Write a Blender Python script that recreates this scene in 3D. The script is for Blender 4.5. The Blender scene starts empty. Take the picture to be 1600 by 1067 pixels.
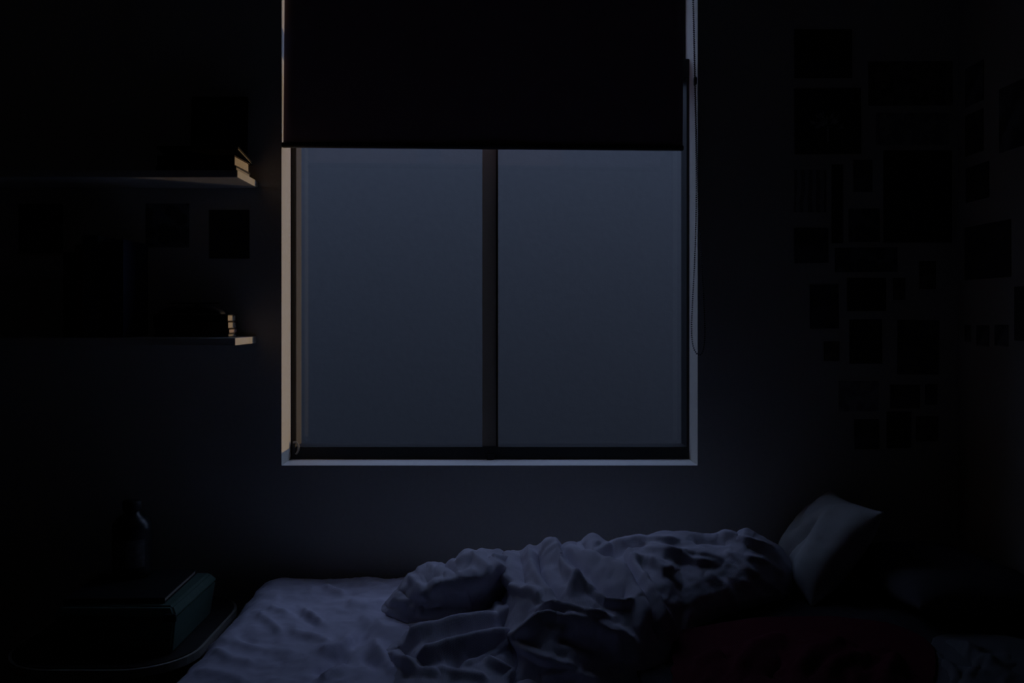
import bpy, bmesh, math, random
import numpy as np
from mathutils import Vector, Matrix, noise

random.seed(7)
S = bpy.context.scene
C = S.collection

# ------------------------------------------------------------------ camera
# wall with the window: plane y = 0, the room is y < 0.  metres.
D, F, CX, CY, CZ = 2.6, 1404.0, 785.0, 495.0, 1.23
cd = bpy.data.cameras.new('camera'); cam = bpy.data.objects.new('camera', cd); C.objects.link(cam)
cam.location = (0, -D, CZ); cam.rotation_euler = (math.pi/2, 0, 0)
cd.sensor_width = 36; cd.lens = F/1600*36
cd.shift_x = (800-CX)/1600; cd.shift_y = -(533.5-CY)/1600
cd.clip_start = 0.02
S.camera = cam

# ------------------------------------------------------------------ dusk sky
w = bpy.data.worlds.new('dusk_sky'); S.world = w; w.use_nodes = True
bg = w.node_tree.nodes['Background']
bg.inputs['Color'].default_value = (0.46, 0.59, 1.0, 1); bg.inputs['Strength'].default_value = 1.40

# warm lamp in the alley, off to the right and a little lower than the window
ld = bpy.data.lights.new('alley_lamp', 'SPOT'); lamp = bpy.data.objects.new('alley_lamp', ld); C.objects.link(lamp)
tgt = Vector((-0.35, 0.0, 1.40)); ldir = Vector((0.860, 0.505, -0.052)).normalized()
lamp.location = Vector((-0.35, 0.0, 1.30)) + ldir*8.0
lamp.rotation_euler = (tgt-lamp.location).to_track_quat('-Z', 'Y').to_euler()
ld.energy = 900; ld.color = (1.0, 0.63, 0.27); ld.spot_size = math.radians(17); ld.spot_blend = 0.15; ld.shadow_soft_size = 0.05

vs = S.view_settings
vs.view_transform = 'Standard'; vs.look = 'None'; vs.gamma = 1; vs.exposure = 0.0; vs.use_curve_mapping = False

# ------------------------------------------------------------------ materials
def mat(name, col, rough=0.8, bump=0.0, scale=40, var=0.12, spec=0.3, detail=4, metal=0.0, sheen=0.0):
    m = bpy.data.materials.new(name); m.use_nodes = True
    nt = m.node_tree; b = nt.nodes['Principled BSDF']
    tc = nt.nodes.new('ShaderNodeTexCoord'); n = nt.nodes.new('ShaderNodeTexNoise')
    n.inputs['Scale'].default_value = scale; n.inputs['Detail'].default_value = detail
    nt.links.new(tc.outputs['Object'], n.inputs['Vector'])
    r = nt.nodes.new('ShaderNodeValToRGB')
    r.color_ramp.elements[0].position = 0.3; r.color_ramp.elements[1].position = 0.7
    r.color_ramp.elements[0].color = tuple(c*(1-var) for c in col)+(1,)
    r.color_ramp.elements[1].color = tuple(min(1, c*(1+var)) for c in col)+(1,)
    nt.links.new(n.outputs['Fac'], r.inputs['Fac']); nt.links.new(r.outputs['Color'], b.inputs['Base Color'])
    b.inputs['Roughness'].default_value = rough; b.inputs['Metallic'].default_value = metal
    b.inputs['Specular IOR Level'].default_value = spec
    if sheen: b.inputs['Sheen Weight'].default_value = sheen
    if bump:
        bp = nt.nodes.new('ShaderNodeBump'); bp.inputs['Strength'].default_value = bump; bp.inputs['Distance'].default_value = 0.004
        nt.links.new(n.outputs['Fac'], bp.inputs['Height']); nt.links.new(bp.outputs['Normal'], b.inputs['Normal'])
    return m

def cloth(name, col, weave=900, bump=0.15, var=0.05):
    m = mat(name, col, 0.95, 0, 14, var, 0.1)
    nt = m.node_tree; b = nt.nodes['Principled BSDF']
    tc = nt.nodes.new('ShaderNodeTexCoord')
    hs = []
    for d in ('X', 'Y'):
        wv = nt.nodes.new('ShaderNodeTexWave'); wv.bands_direction = d
        wv.inputs['Scale'].default_value = weave/6.28; wv.inputs['Distortion'].default_value = 1.5
        nt.links.new(tc.outputs['Object'], wv.inputs['Vector']); hs.append(wv)
    ad = nt.nodes.new('ShaderNodeMath'); ad.operation = 'ADD'
    nt.links.new(hs[0].outputs['Fac'], ad.inputs[0]); nt.links.new(hs[1].outputs['Fac'], ad.inputs[1])
    n2 = nt.nodes.new('ShaderNodeTexNoise'); n2.inputs['Scale'].default_value = 60; n2.inputs['Detail'].default_value = 6
    nt.links.new(tc.outputs['Object'], n2.inputs['Vector'])
    m2 = nt.nodes.new('ShaderNodeMath'); m2.operation = 'MULTIPLY_ADD'; m2.inputs[1].default_value = 6.0
    nt.links.new(n2.outputs['Fac'], m2.inputs[0]); nt.links.new(ad.outputs[0], m2.inputs[2])
    bp = nt.nodes.new('ShaderNodeBump'); bp.inputs['Strength'].default_value = bump; bp.inputs['Distance'].default_value = 0.002
    nt.links.new(m2.outputs[0], bp.inputs['Height']); nt.links.new(bp.outputs['Normal'], b.inputs['Normal'])
    return m

M = {}
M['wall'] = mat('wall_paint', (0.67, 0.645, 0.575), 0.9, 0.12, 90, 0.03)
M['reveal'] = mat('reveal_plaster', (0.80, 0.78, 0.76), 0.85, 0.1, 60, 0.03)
M['shaded_side_wall'] = mat('side_wall_shade_tone', (0.33, 0.31, 0.29), 0.9, 0.12, 90, 0.03)  # darkened so the colour carries the shade on the right wall
M['low_bounce_wall'] = mat('low_bounce_wall_tone', (0.07, 0.065, 0.065), 0.9, 0.12, 90, 0.03)  # unseen walls made dark to cut the warm bounce into view
M['facade'] = mat('facade_render', (0.10, 0.10, 0.10), 0.95, 0.2, 30, 0.05)  # outer faces kept dark to cut bounce onto the wall opposite
M['ceil'] = mat('ceiling_paint', (0.55, 0.54, 0.53), 0.95, 0.05, 60, 0.02)
M['floor'] = mat('floor_wood', (0.10, 0.06, 0.04), 0.5, 0.05, 12, 0.3)
M['frame'] = mat('dark_aluminium', (0.018, 0.017, 0.018), 0.45, 0.0, 30, 0.1, 0.4)
M['stile'] = mat('bronze_stile', (0.115, 0.105, 0.095), 0.6, 0.0, 30, 0.06)
M['render'] = mat('neighbour_render', (0.150, 0.150, 0.152), 0.95, 0.25, 30, 0.03)
M['coping'] = mat('concrete_coping', (0.35, 0.35, 0.34), 0.9, 0.2, 12, 0.1)
M['ground'] = mat('alley_concrete', (0.22, 0.22, 0.22), 0.9, 0.2, 8, 0.15)
M['blind'] = cloth('blind_fabric', (0.42, 0.30, 0.36), 1400, 0.1)
M['plastic'] = mat('dark_plastic', (0.02, 0.02, 0.022), 0.4, 0.0, 20, 0.05)
M['latch'] = mat('latch_grey', (0.35, 0.33, 0.30), 0.4, 0.0, 20, 0.05)
M['bead'] = mat('bead_plastic', (0.06, 0.06, 0.065), 0.4, 0.0, 20, 0.05)
M['sheet'] = cloth('fitted_sheet_cotton', (0.72, 0.69, 0.84), 900, 0.12)
M['duvet'] = cloth('duvet_cotton', (0.60, 0.575, 0.675), 900, 0.15)
M['pillow'] = cloth('pillow_cotton', (0.52, 0.53, 0.54), 900, 0.15)
M['hidden_pillow'] = cloth('hidden_pillow_cotton', (0.07, 0.065, 0.075), 900, 0.15)  # toned dark so the supporting pillow stays hidden at the bed head
M['maroon'] = cloth('maroon_wool', (0.085, 0.010, 0.022), 400, 0.4)
M['charcoal'] = cloth('darkening_cloth', (0.045, 0.042, 0.048), 400, 0.4)
M['grey_cloth'] = cloth('grey_cotton', (0.14, 0.14, 0.15), 700, 0.2)
M['mattress'] = cloth('mattress_ticking', (0.55, 0.55, 0.56), 300, 0.2)
M['bedwood'] = mat('bed_wood', (0.09, 0.055, 0.035), 0.5, 0.1, 18, 0.3)
M['shelf'] = mat('shelf_laminate', (0.70, 0.66, 0.58), 0.6, 0.03, 20, 0.05)
M['pages'] = mat('book_pages', (0.70, 0.60, 0.46), 0.9, 0.3, 220, 0.12)
M['pages_grey'] = mat('book_pages_grey', (0.50, 0.45, 0.40), 0.9, 0.3, 220, 0.12)
M['pages_pink'] = mat('book_pages_pink', (0.72, 0.56, 0.52), 0.9, 0.3, 220, 0.1)
for k, c in dict(black=(0.012,0.012,0.014), navy=(0.018,0.022,0.05), brown=(0.06,0.03,0.018), wine=(0.07,0.012,0.016), slate=(0.05,0.055,0.06), green=(0.02,0.045,0.03), white=(0.5,0.5,0.5)).items():
    M['cov_'+k] = mat('cover_'+k, c, 0.55, 0.03, 40, 0.1)
M['box'] = mat('green_box_board', (0.085, 0.145, 0.115), 0.75, 0.08, 70, 0.08)
M['box_front'] = mat('box_edge_band', (0.015, 0.018, 0.018), 0.7, 0.05, 70, 0.08)
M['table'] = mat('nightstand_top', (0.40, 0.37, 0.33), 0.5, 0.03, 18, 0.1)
M['table_shade'] = mat('nightstand_shade', (0.035, 0.03, 0.028), 0.5, 0.03, 18, 0.1)  # shade on the nightstand top put into the colour
M['glass_dark'] = mat('dark_bottle_glass', (0.012, 0.014, 0.014), 0.32, 0.0, 10, 0.1, 0.5)
M['label'] = mat('bottle_label_paper', (0.16, 0.15, 0.14), 0.8, 0.0, 60, 0.4)
M['cap'] = mat('bottle_cap', (0.02, 0.02, 0.02), 0.5, 0.0, 20, 0.1)

# window glass: mostly clear, mirror reflection by Fresnel
m = bpy.data.materials.new('window_glass'); m.use_nodes = True; nt = m.node_tree
for n in list(nt.nodes):
    if n.type != 'OUTPUT_MATERIAL': nt.nodes.remove(n)
tr = nt.nodes.new('ShaderNodeBsdfTransparent'); tr.inputs['Color'].default_value = (0.90, 0.93, 0.93, 1)
gl = nt.nodes.new('ShaderNodeBsdfGlossy'); gl.inputs['Roughness'].default_value = 0.02
fr = nt.nodes.new('ShaderNodeFresnel'); ge = nt.nodes.new('ShaderNodeNewGeometry'); ma = nt.nodes.new('ShaderNodeMapRange')   # same reflectance on both faces of the pane
ma.inputs['To Min'].default_value = 1.45; ma.inputs['To Max'].default_value = 1/1.45
nt.links.new(ge.outputs['Backfacing'], ma.inputs['Value']); nt.links.new(ma.outputs[0], fr.inputs['IOR'])
mx = nt.nodes.new('ShaderNodeMixShader')
nt.links.new(fr.outputs[0], mx.inputs[0]); nt.links.new(tr.outputs[0], mx.inputs[1]); nt.links.new(gl.outputs[0], mx.inputs[2])
nt.links.new(mx.outputs[0], nt.nodes['Material Output'].inputs['Surface'])
M['glass'] = m
# translucent grey weather strip at the meeting stile
m = bpy.data.materials.new('translucent_strip'); m.use_nodes = True; nt = m.node_tree
for n in list(nt.nodes):
    if n.type != 'OUTPUT_MATERIAL': nt.nodes.remove(n)
a = nt.nodes.new('ShaderNodeBsdfDiffuse'); a.inputs['Color'].default_value = (0.34, 0.31, 0.29, 1)
b_ = nt.nodes.new('ShaderNodeBsdfTranslucent'); b_.inputs['Color'].default_value = (0.42, 0.36, 0.31, 1)
mx = nt.nodes.new('ShaderNodeMixShader'); mx.inputs[0].default_value = 0.6
nt.links.new(a.outputs[0], mx.inputs[1]); nt.links.new(b_.outputs[0], mx.inputs[2])
nt.links.new(mx.outputs[0], nt.nodes['Material Output'].inputs['Surface'])
M['strip'] = m

# ------------------------------------------------------------------ mesh helpers
def addbox(bm, x0, x1, y0, y1, z0, z1, bev=0.0, seg=2):
    vs_ = [bm.verts.new(p) for p in ((x0,y0,z0),(x1,y0,z0),(x1,y1,z0),(x0,y1,z0),(x0,y0,z1),(x1,y0,z1),(x1,y1,z1),(x0,y1,z1))]
    fs = [bm.faces.new([vs_[i] for i in q]) for q in ((0,3,2,1),(4,5,6,7),(0,1,5,4),(1,2,6,5),(2,3,7,6),(3,0,4,7))]
    if bev:
        es = list({e for f in fs for e in f.edges})
        bmesh.ops.bevel(bm, geom=es, offset=bev, segments=seg, affect='EDGES', profile=0.5)
    return bm
def box(*a, **k): return addbox(bmesh.new(), *a, **k)
def boxes(*bs):
    bm = bmesh.new()
    for b in bs: addbox(bm, *b)
    return bm
def lathe(prof, n=40):
    bm = bmesh.new(); rings = []
    for r, z in prof:
        rings.append([bm.verts.new((r*math.cos(2*math.pi*i/n), r*math.sin(2*math.pi*i/n), z)) for i in range(n)])
    for a, b in zip(rings, rings[1:]):
        for i in range(n): bm.faces.new((a[i], a[(i+1)%n], b[(i+1)%n], b[i]))
    bm.faces.new(rings[0][::-1]); bm.faces.new(rings[-1])
    return bm
def tube(pts, r, n=8, closed=False):
    bm = bmesh.new(); pts = [Vector(p) for p in pts]; rings = []; N = len(pts)
    for i, p in enumerate(pts):
        t = (pts[(i+1)%N] if (closed or i < N-1) else p) - (pts[i-1] if (closed or i > 0) else p); t.normalize()
        u = t.orthogonal() if i == 0 else (u - t*u.dot(t)); u.normalize(); v = t.cross(u)
        rings.append([bm.verts.new(p+u*r*math.cos(2*math.pi*k/n)+v*r*math.sin(2*math.pi*k/n)) for k in range(n)])
    for i in range(N if closed else N-1):
        a, b = rings[i], rings[(i+1)%N]
        for k in range(n): bm.faces.new((a[k], a[(k+1)%n], b[(k+1)%n], b[k]))
    if not closed: bm.faces.new(rings[0][::-1]); bm.faces.new(rings[-1])
    return bm
def obj(name, bm, m, parent=None, smooth=False, loc=None):
    me = bpy.data.meshes.new(name)
    if isinstance(bm, bmesh.types.BMesh):
        bmesh.ops.recalc_face_normals(bm, faces=bm.faces); bm.to_mesh(me); bm.free()
    else:
        me.from_pydata(bm[0], [], bm[1]); me.update()
    me.materials.append(M[m] if isinstance(m, str) else m)
    if smooth:
        for p in me.polygons: p.use_smooth = True
    o = bpy.data.objects.new(name, me); C.objects.link(o)
    if loc: o.location = loc
    if parent: o.parent = parent
    return o
def tag(o, label=None, cat=None, group=None, kind=None):
    if label: o['label'] = label
    if cat: o['category'] = cat
    if group: o['group'] = group
    if kind: o['kind'] = kind
    return o
def empty(name, loc=(0,0,0), rz=0.0):
    o = bpy.data.objects.new(name, None); C.objects.link(o); o.location = loc; o.rotation_euler = (0,0,rz); o.empty_display_size = 0.05
    return o
def at(px, py, y=0.0):       # a photo pixel on the plane at depth y (0 = window wall)
    s = (D+y)/F
    return ((px-CX)*s, y, CZ-(py-CY)*s)

# ------------------------------------------------------------------ the room
WX0, WX1, WZ0, WZ1 = -0.639, 0.565, 0.80, 2.34       # window opening
RX0, RX1, RY, RZ = -3.3, 1.319, -5.0, 2.55
TH = 0.24                                             # wall thickness
def wall_opening():
    bm = boxes((RX0-0.15, WX0, 0, TH, -3.4, 2.75), (WX1, RX1+0.15, 0, TH, -3.4, 2.75),
               (WX0, WX1, 0, TH, -3.4, WZ0), (WX0, WX1, 0, TH, WZ1, 2.75))
    return bm
wb = obj('wall_back', wall_opening(), 'wall'); tag(wb, 'painted bedroom wall pierced by the window', 'wall', kind='structure')
wb.data.materials.append(M['reveal']); wb.data.materials.append(M['facade'])
for p in wb.data.polygons:                            # the plastered reveal inside the opening
    c = p.center
    if 0.001 < c.y < TH-0.001 and WX0-0.001 <= c.x <= WX1+0.001 and WZ0-0.001 <= c.z <= WZ1+0.001: p.material_index = 1
    elif c.y > TH-0.001: p.material_index = 2
tag(obj('wall_right', box(RX1, RX1+0.15, RY, 0, 0, RZ), 'shaded_side_wall'), 'side wall beside the bed head, its shade put into the colour', 'wall', kind='structure')
tag(obj('wall_left', box(RX0-0.15, RX0, RY, 0, 0, RZ), 'low_bounce_wall'), 'unseen side wall beyond the shelves, darkened to cut bounce light', 'wall', kind='structure')
tag(obj('wall_front', box(RX0-0.15, RX1+0.15, RY-0.15, RY, 0, RZ), 'low_bounce_wall'), 'unseen wall behind the viewer, darkened to cut bounce light', 'wall', kind='structure')
tag(obj('ceiling', box(RX0-0.15, RX1+0.15, RY-0.15, 0, RZ, RZ+0.15), 'ceil'), 'pale ceiling of the bedroom', 'ceiling', kind='structure')
tag(obj('floor', box(RX0-0.15, RX1+0.15, RY-0.15, 0, -0.12, 0), 'floor'), 'dark wooden floor under the bed', 'floor', kind='structure')

# the alley outside
fc = empty('sky_block_facade', (0, TH, -3.4)); tag(fc, 'unseen facade wings added to block the sky from the sides', 'building')
obj('sky_block_wing', box(-9, RX0-0.15, -0.2, 0, 0, 6.15), 'facade', fc); obj('sky_block_wing', box(RX1+0.15, 11, -0.2, 0, 0, 6.15), 'facade', fc)  # unseen wings added to close off sky light from the sides
nb = empty('neighbouring_wall', (0, 1.75, -3.4)); tag(nb, 'plain rendered wall of the building across the alley', 'building')
obj('rendered_face', box(-9, 2.15, 0, 0.6, 0, 5.85), 'render', nb)
obj('coping', box(-9, 2.18, -0.03, 0.63, 5.85, 5.91, bev=0.008), 'coping', nb)
tag(obj('ground', box(-9, 12, TH, 9, -3.5, -3.4), 'ground'), 'concrete ground of the narrow alley', 'ground', kind='structure')

# ------------------------------------------------------------------ the window
win = empty('window_1', ((WX0+WX1)/2, 0.12, WZ0)); tag(win, 'dark framed sliding window with two panes', 'window', kind='structure')
def wpart(name, bm, m, parent=win, **k):
    o = obj(name, bm, m, None, **k)
    o.matrix_parent_inverse = Matrix.Identity(4)
    o.parent = parent; o.location = Vector(o.location) - Vector(win.location)
    return o
Y0 = 0.117
wpart('bottom_rail', box(WX0, WX1, Y0, 0.20, WZ0, WZ0+0.037, bev=0.001), 'frame')
wpart('jamb', boxes((WX0, WX0+0.013, Y0, 0.20, WZ0+0.037, 1.956)), 'frame')
wpart('jamb', boxes((WX1-0.008, WX1, Y0, 0.20, WZ0+0.037, 1.956)), 'frame')
wpart('transom', box(WX0, WX1, Y0-0.004, 0.205, 1.955, 2.010, bev=0.003), 'frame')
wpart('top_frame', boxes((WX0, WX0+0.02, 0.172, 0.20, 2.010, WZ1), (WX1-0.02, WX1, 0.172, 0.20, 2.010, WZ1), (WX0+0.02, WX1-0.02, 0.172, 0.20, WZ1-0.03, WZ1)), 'frame')
wpart('sash_stile', box(WX0+0.0132, WX0+0.0150, Y0+0.003, 0.188, WZ0+0.038, 1.955), 'stile')
wpart('meeting_stile', box(-0.061, -0.0195, 0.126, 0.132, WZ0+0.038, 1.955), 'strip')
wpart('mullion_edge', box(-0.0195, -0.0130, 0.120, 0.160, WZ0+0.038, 1.955), 'frame')
wpart('pane', box(WX0+0.0152, -0.0200, 0.178, 0.182, WZ0+0.038, 1.955), 'glass')
wpart('pane', box(-0.0128, WX1-0.008, 0.188, 0.192, WZ0+0.038, 1.955), 'glass')
wpart('pane', box(WX0+0.02, WX1-0.02, 0.184, 0.188, 2.010, WZ1-0.03), 'glass')
# hook-shaped latch at the lower left corner and lock lug in the middle of the rail
hx, hz = at(464, 700, 0.108)[0], at(464, 700, 0.108)[2]
hook = [(hx-0.010+0.011*math.sin(a)+0.004, 0.108, hz+0.018*math.cos(a)) for a in np.linspace(-0.5, 3.0, 14)]
wpart('latch', tube(hook, 0.0032), 'latch', smooth=True)
wpart('latch_plate', box(hx-0.016, hx-0.004, 0.108, 0.119, hz-0.026, hz+0.014, bev=0.002), 'plastic')
lx = at(766, 720, 0.1)[0]
wpart('lock_lug', box(lx-0.012, lx+0.012, 0.098, 0.118, WZ0, WZ0+0.016, bev=0.004), 'plastic')

# ------------------------------------------------------------------ roller blind
bl = empty('roller_blind', (-0.052, 0.012, 2.285)); tag(bl, 'dark roller blind pulled halfway down the window', 'blind')
hem = 1.716-2.285
def bpart(name, bm, m, parent=bl, **k): return obj(name, bm, m, parent, **k)
bw = 0.579
bmf = bmesh.new()                                      # fabric with a very slight ripple
nx, nz = 40, 30
gv = [[bmf.verts.new((-bw+2*bw*i/nx, 0.0015*math.sin(i*0.55+j*0.1)*j/nz-0.006, hem+0.012+(0-hem-0.012)*(1-j/nz))) for i in range(nx+1)] for j in range(nz+1)]
for j in range(nz):
    for i in range(nx): bmf.faces.new((gv[j][i], gv[j][i+1], gv[j+1][i+1], gv[j+1][i]))
fab = bpart('fabric', bmf, 'blind', smooth=True)
sm = fab.modifiers.new('thickness', 'SOLIDIFY'); sm.thickness = 0.0012
rod = lathe([(0.0, -bw-0.003), (0.007, -bw-0.003), (0.0085, -bw), (0.0085, bw), (0.007, bw+0.002), (0.0, bw+0.002)][1:-1], 20)
rod.transform(Matrix.Rotation(math.pi/2, 4, 'Y')); rod.transform(Matrix.Translation((0, -0.006, hem+0.008)))
bpart('hem_bar', rod, 'plastic', smooth=True)
tb = lathe([(0.022, -bw-0.006), (0.022, bw+0.006)], 28); tb.transform(Matrix.Rotation(math.pi/2, 4, 'Y')); tb.transform(Matrix.Translation((0, 0.012, 0.008)))
bpart('roller_tube', tb, 'blind', smooth=True)
bl.rotation_euler = (0, math.radians(0.45), 0)
# chain: hangs from the right end of the roller, loop bottom just under the middle of the pane
ch = [at(1081, -60, -0.006), at(1084, 60, -0.008), at(1086.5, 180, -0.010), at(1088.5, 300, -0.014), at(1086, 400, -0.016), at(1082, 470, -0.018), at(1080, 520, -0.020),
      at(1083, 545, -0.021), at(1092, 557, -0.022), at(1099, 550, -0.021), at(1102, 525, -0.019), at(1100, 470, -0.017), at(1096, 400, -0.015), at(1091, 320, -0.013), at(1088, 200, -0.012), at(1085, 60, -0.012), at(1082, -60, -0.012)]
bmc = bmesh.new(); P_ = np.array(ch)
for _ in range(3):                                     # Chaikin smoothing
    Q = [P_[0]]
    for a, b in zip(P_, P_[1:]): Q += [a*0.75+b*0.25, a*0.25+b*0.75]
    Q.append(P_[-1]); P_ = np.array(Q)
seg = np.linalg.norm(np.diff(P_, axis=0), axis=1); cum = np.r_[0, np.cumsum(seg)]
for s_ in np.arange(0, cum[-1], 0.0062):
    p = [np.interp(s_, cum, P_[:, k]) for k in range(3)]
    bmesh.ops.create_icosphere(bmc, subdivisions=1, radius=0.0025, matrix=Matrix.Translation(p))
co = obj('bead_chain', bmc, 'bead'); co.parent = bl; co.matrix_parent_inverse = (Matrix.Translation(bl.location) @ Matrix.Rotation(math.radians(0.45), 4, 'Y')).inverted(); tag(co, kind='stuff')
cl = box(*[v for v in (lambda p: (p[0]-0.004, p[0]+0.004, -0.010, 0.004, p[2]-0.011, p[2]+0.011))(at(1086, 127, 0))], bev=0.002)
c2 = obj('chain_clip', cl, 'plastic'); c2.parent = bl; c2.matrix_parent_inverse = co.matrix_parent_inverse

# ------------------------------------------------------------------ bed
MX0, MX1, MY0, MY1, MZ = -0.690, 1.300, -1.40, -0.022, 0.50
bed = empty('bed', ((MX0+MX1)/2, (MY0+MY1)/2, 0)); tag(bed, 'dark wooden bed base and mattress along the wall under the window', 'bed')
def bedpart(name, bm, m, **k):
    bm.transform(Matrix.Translation((-bed.location[0], -bed.location[1], 0))); return obj(name, bm, m, bed, **k)
bedpart('mattress', box(MX0+0.035, MX1-0.035, MY0+0.035, MY1-0.02, 0.26, MZ-0.03, bev=0.05, seg=4), 'mattress', smooth=True)
bedpart('base', box(MX0+0.03, MX1-0.02, MY0+0.03, MY1-0.02, 0.12, 0.26, bev=0.01), 'bedwood')
for x in (MX0+0.09, MX1-0.09):
    for y in (MY0+0.09, MY1-0.09): bedpart('leg', box(x-0.03, x+0.03, y-0.03, y+0.03, 0, 0.12, bev=0.005), 'bedwood')

# ---- cloth tools: folds are polylines given in photo pixels, carried by the 3D surface under them
def project(P):
    d = D+P[..., 1]
    return CX+F*P[..., 0]/d, CY+F*(CZ-P[..., 2])/d
def normals(P):
    du = np.gradient(P, axis=1); dv = np.gradient(P, axis=0)
    n = np.cross(du, dv); n /= np.linalg.norm(n, axis=-1, keepdims=True)+1e-12
    return n
def polydist(px, py, pts):
    best = np.full(px.shape, 1e9); side = np.zeros(px.shape); arc = np.zeros(px.shape); L0 = 0.0
    for (ax, ay), (bx, by) in zip(pts, pts[1:]):
        dx, dy = bx-ax, by-ay; L2 = dx*dx+dy*dy; L = math.sqrt(L2)
        tt = np.clip(((px-ax)*dx+(py-ay)*dy)/L2, 0, 1)
        qx, qy = px-(ax+tt*dx), py-(ay+tt*dy)
        d = np.hypot(qx, qy); c = dx*qy-dy*qx
        m_ = d < best; best = np.where(m_, d, best); side = np.where(m_, np.sign(c), side); arc = np.where(m_, L0+tt*L, arc)
        L0 += L
    e = np.clip(np.minimum(arc, L0-arc)/(0.16*L0), 0, 1)
    return best, side, 0.25+0.75*e*e*(3-2*e)
def folds(px, py, rl):
    h = np.zeros(px.shape)
    for pts, amp, wa, wb_ in rl:                       # wa: width on the upper side, wb: on the lower side (line drawn left to right)
        d, s, e = polydist(px, py, pts)
        wd = np.where(s > 0, wb_, wa)
        h += amp*1.1*e*(0.55*np.exp(-(d/wd)**2)+0.45*np.exp(-np.sqrt((d/wd)**2+0.02)*1.6))
    return h
def smooth(A, n, axis):
    k = np.hanning(2*n+3)[1:-1]; k /= k.sum()
    pad = [(0, 0)]*A.ndim; pad[axis] = (n, n)
    B = np.pad(A, pad, mode='reflect', reflect_type='odd')
    return np.apply_along_axis(lambda v: np.convolve(v, k, 'valid'), axis, B)
def fbm(X, Y, Z, sc, seed, octv=4):
    f = np.zeros(X.shape); it = np.nditer(X, flags=['multi_index'])
    for _ in it:
        i = it.multi_index
        f[i] = noise.fractal(Vector((X[i]*sc+seed, Y[i]*sc, Z[i]*sc)), 1.0, 2.0, octv)
    return f
def streaks(P, ang, su, sv, seed):                      # thin pulled wrinkles running one way, fading in and out
    c, s_ = math.cos(ang), math.sin(ang)
    U = (P[..., 0]*c+P[..., 1]*s_); V_ = (-P[..., 0]*s_+P[..., 1]*c)
    r = 0.22-np.abs(fbm(U*su, V_*sv, P[..., 2]*sv*0.6, 1.0, seed, 2))
    k = np.clip(0.45+1.6*fbm(P[..., 0], P[..., 1], P[..., 2], 5, seed+7, 2), 0, 1)
    return np.clip(r, -0.3, 1)*k
def gridmesh(P, off=0):
    nv, nu = P.shape[:2]
    V = [tuple(p) for p in P.reshape(-1, 3)]
    Fc = [(off+j*nu+i, off+j*nu+i+1, off+(j+1)*nu+i+1, off+(j+1)*nu+i) for j in range(nv-1) for i in range(nu-1)]
    return V, Fc
def patch(cols, rl, nu, nv, zb=MZ, back=True, wr=0.003, seed=0.0, sm_u=8, sm_v=6, pits=()):
    W = []
    for px, rows in cols:
        pts = [np.array((((px if len(r) < 3 else r[2])-CX)*(D-r[1])/F, -r[1], CZ-(r[0]-CY)*(D-r[1])/F)) for r in rows]
        if back:
            a = pts[0]
            pts = [np.array((a[0], a[1]+0.14, zb-0.015)), np.array((a[0], a[1]+0.10, a[2]-0.55*(a[2]-zb)-0.004)), np.array((a[0], a[1]+0.05, a[2]-0.16*(a[2]-zb)-0.002))]+pts
        W.append(pts)
    W = np.array(W)                                    # col, row, 3
    cpx = np.array([c[0] for c in cols], float)
    ui = np.linspace(cpx[0], cpx[-1], nu); rk = np.arange(W.shape[1]); vi = np.linspace(0, rk[-1], nv)
    T = np.empty((W.shape[1], nu, 3))
    for r in rk:
        for k in range(3): T[r, :, k] = np.interp(ui, cpx, W[:, r, k])
    P = np.empty((nv, nu, 3))
    for i in range(nu):
        for k in range(3): P[:, i, k] = np.interp(vi, rk, T[:, i, k])
    P = smooth(smooth(P, sm_u, 1), sm_v, 0)
    N = normals(P); N *= np.sign(N[..., 2:3].mean()) 
    px, py = project(P)
    h = folds(px, py, rl)
    for (cx_, cy_, rx_, ry_, am) in pits: h += am*np.exp(-((px-cx_)/rx_)**2-((py-cy_)/ry_)**2)
    st = 2
    sub = P[::st, ::st]
    nz_ = fbm(sub[..., 0], sub[..., 1], sub[..., 2], 22, seed, 4)
    nz_ = nz_.repeat(st, 0).repeat(st, 1)[:nv, :nu]
    nr_ = 0.25-np.abs(fbm(sub[..., 0], sub[..., 1], sub[..., 2], 13, seed+4.4, 2))      # sharp crumple lines
    nr_ = nr_.repeat(st, 0).repeat(st, 1)[:nv, :nu]
    nz_ = smooth(smooth(nz_*0.5+nr_*2.0, 1, 1), 1, 0)
    sk = streaks(sub, 0.9, 7, 30, seed+2.2).repeat(st, 0).repeat(st, 1)[:nv, :nu]
    nz_ = nz_+2.2*smooth(smooth(sk, 1, 1), 1, 0)
    edge = np.ones((nv, nu))
    if back: edge *= np.clip(np.linspace(0, W.shape[1]-1, nv)/2.0, 0, 1)[:, None]
    P = P+N*((h+wr*nz_)*edge)[..., None]
    return P

# ---- fitted sheet, pulled over the mattress, draping down its sides
gx = np.linspace(MX0-0.22, MX1+0.02, 330); gy = np.linspace(MY1+0.02, MY0-0.2, 210)
GX, GY = np.meshgrid(gx, gy)
rc = 0.10
hx_, hy_ = (MX1-MX0)/2-rc, (MY1-MY0)/2-rc
cx0, cy0 = (MX0+MX1)/2, (MY0+MY1)/2
qx, qy = np.abs(GX-cx0)-hx_, np.abs(GY-cy0)-hy_
ox, oy = np.maximum(qx, 0), np.maximum(qy, 0); ol = np.hypot(ox, oy)
sd = ol+np.minimum(np.maximum(qx, qy), 0)-rc           # signed distance, negative inside
r_ = 0.075
arc = r_*math.pi/2
sl = sd+r_*1.0                                         # arc-length past the start of the rounding
th = np.clip(sl/r_, 0, math.pi/2)
out = np.where(sl > 0, r_*np.sin(th), 0)               # horizontal reach past start
drop = np.where(sl > 0, r_*(1-np.cos(th))+np.maximum(sl-arc, 0), 0)
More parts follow.
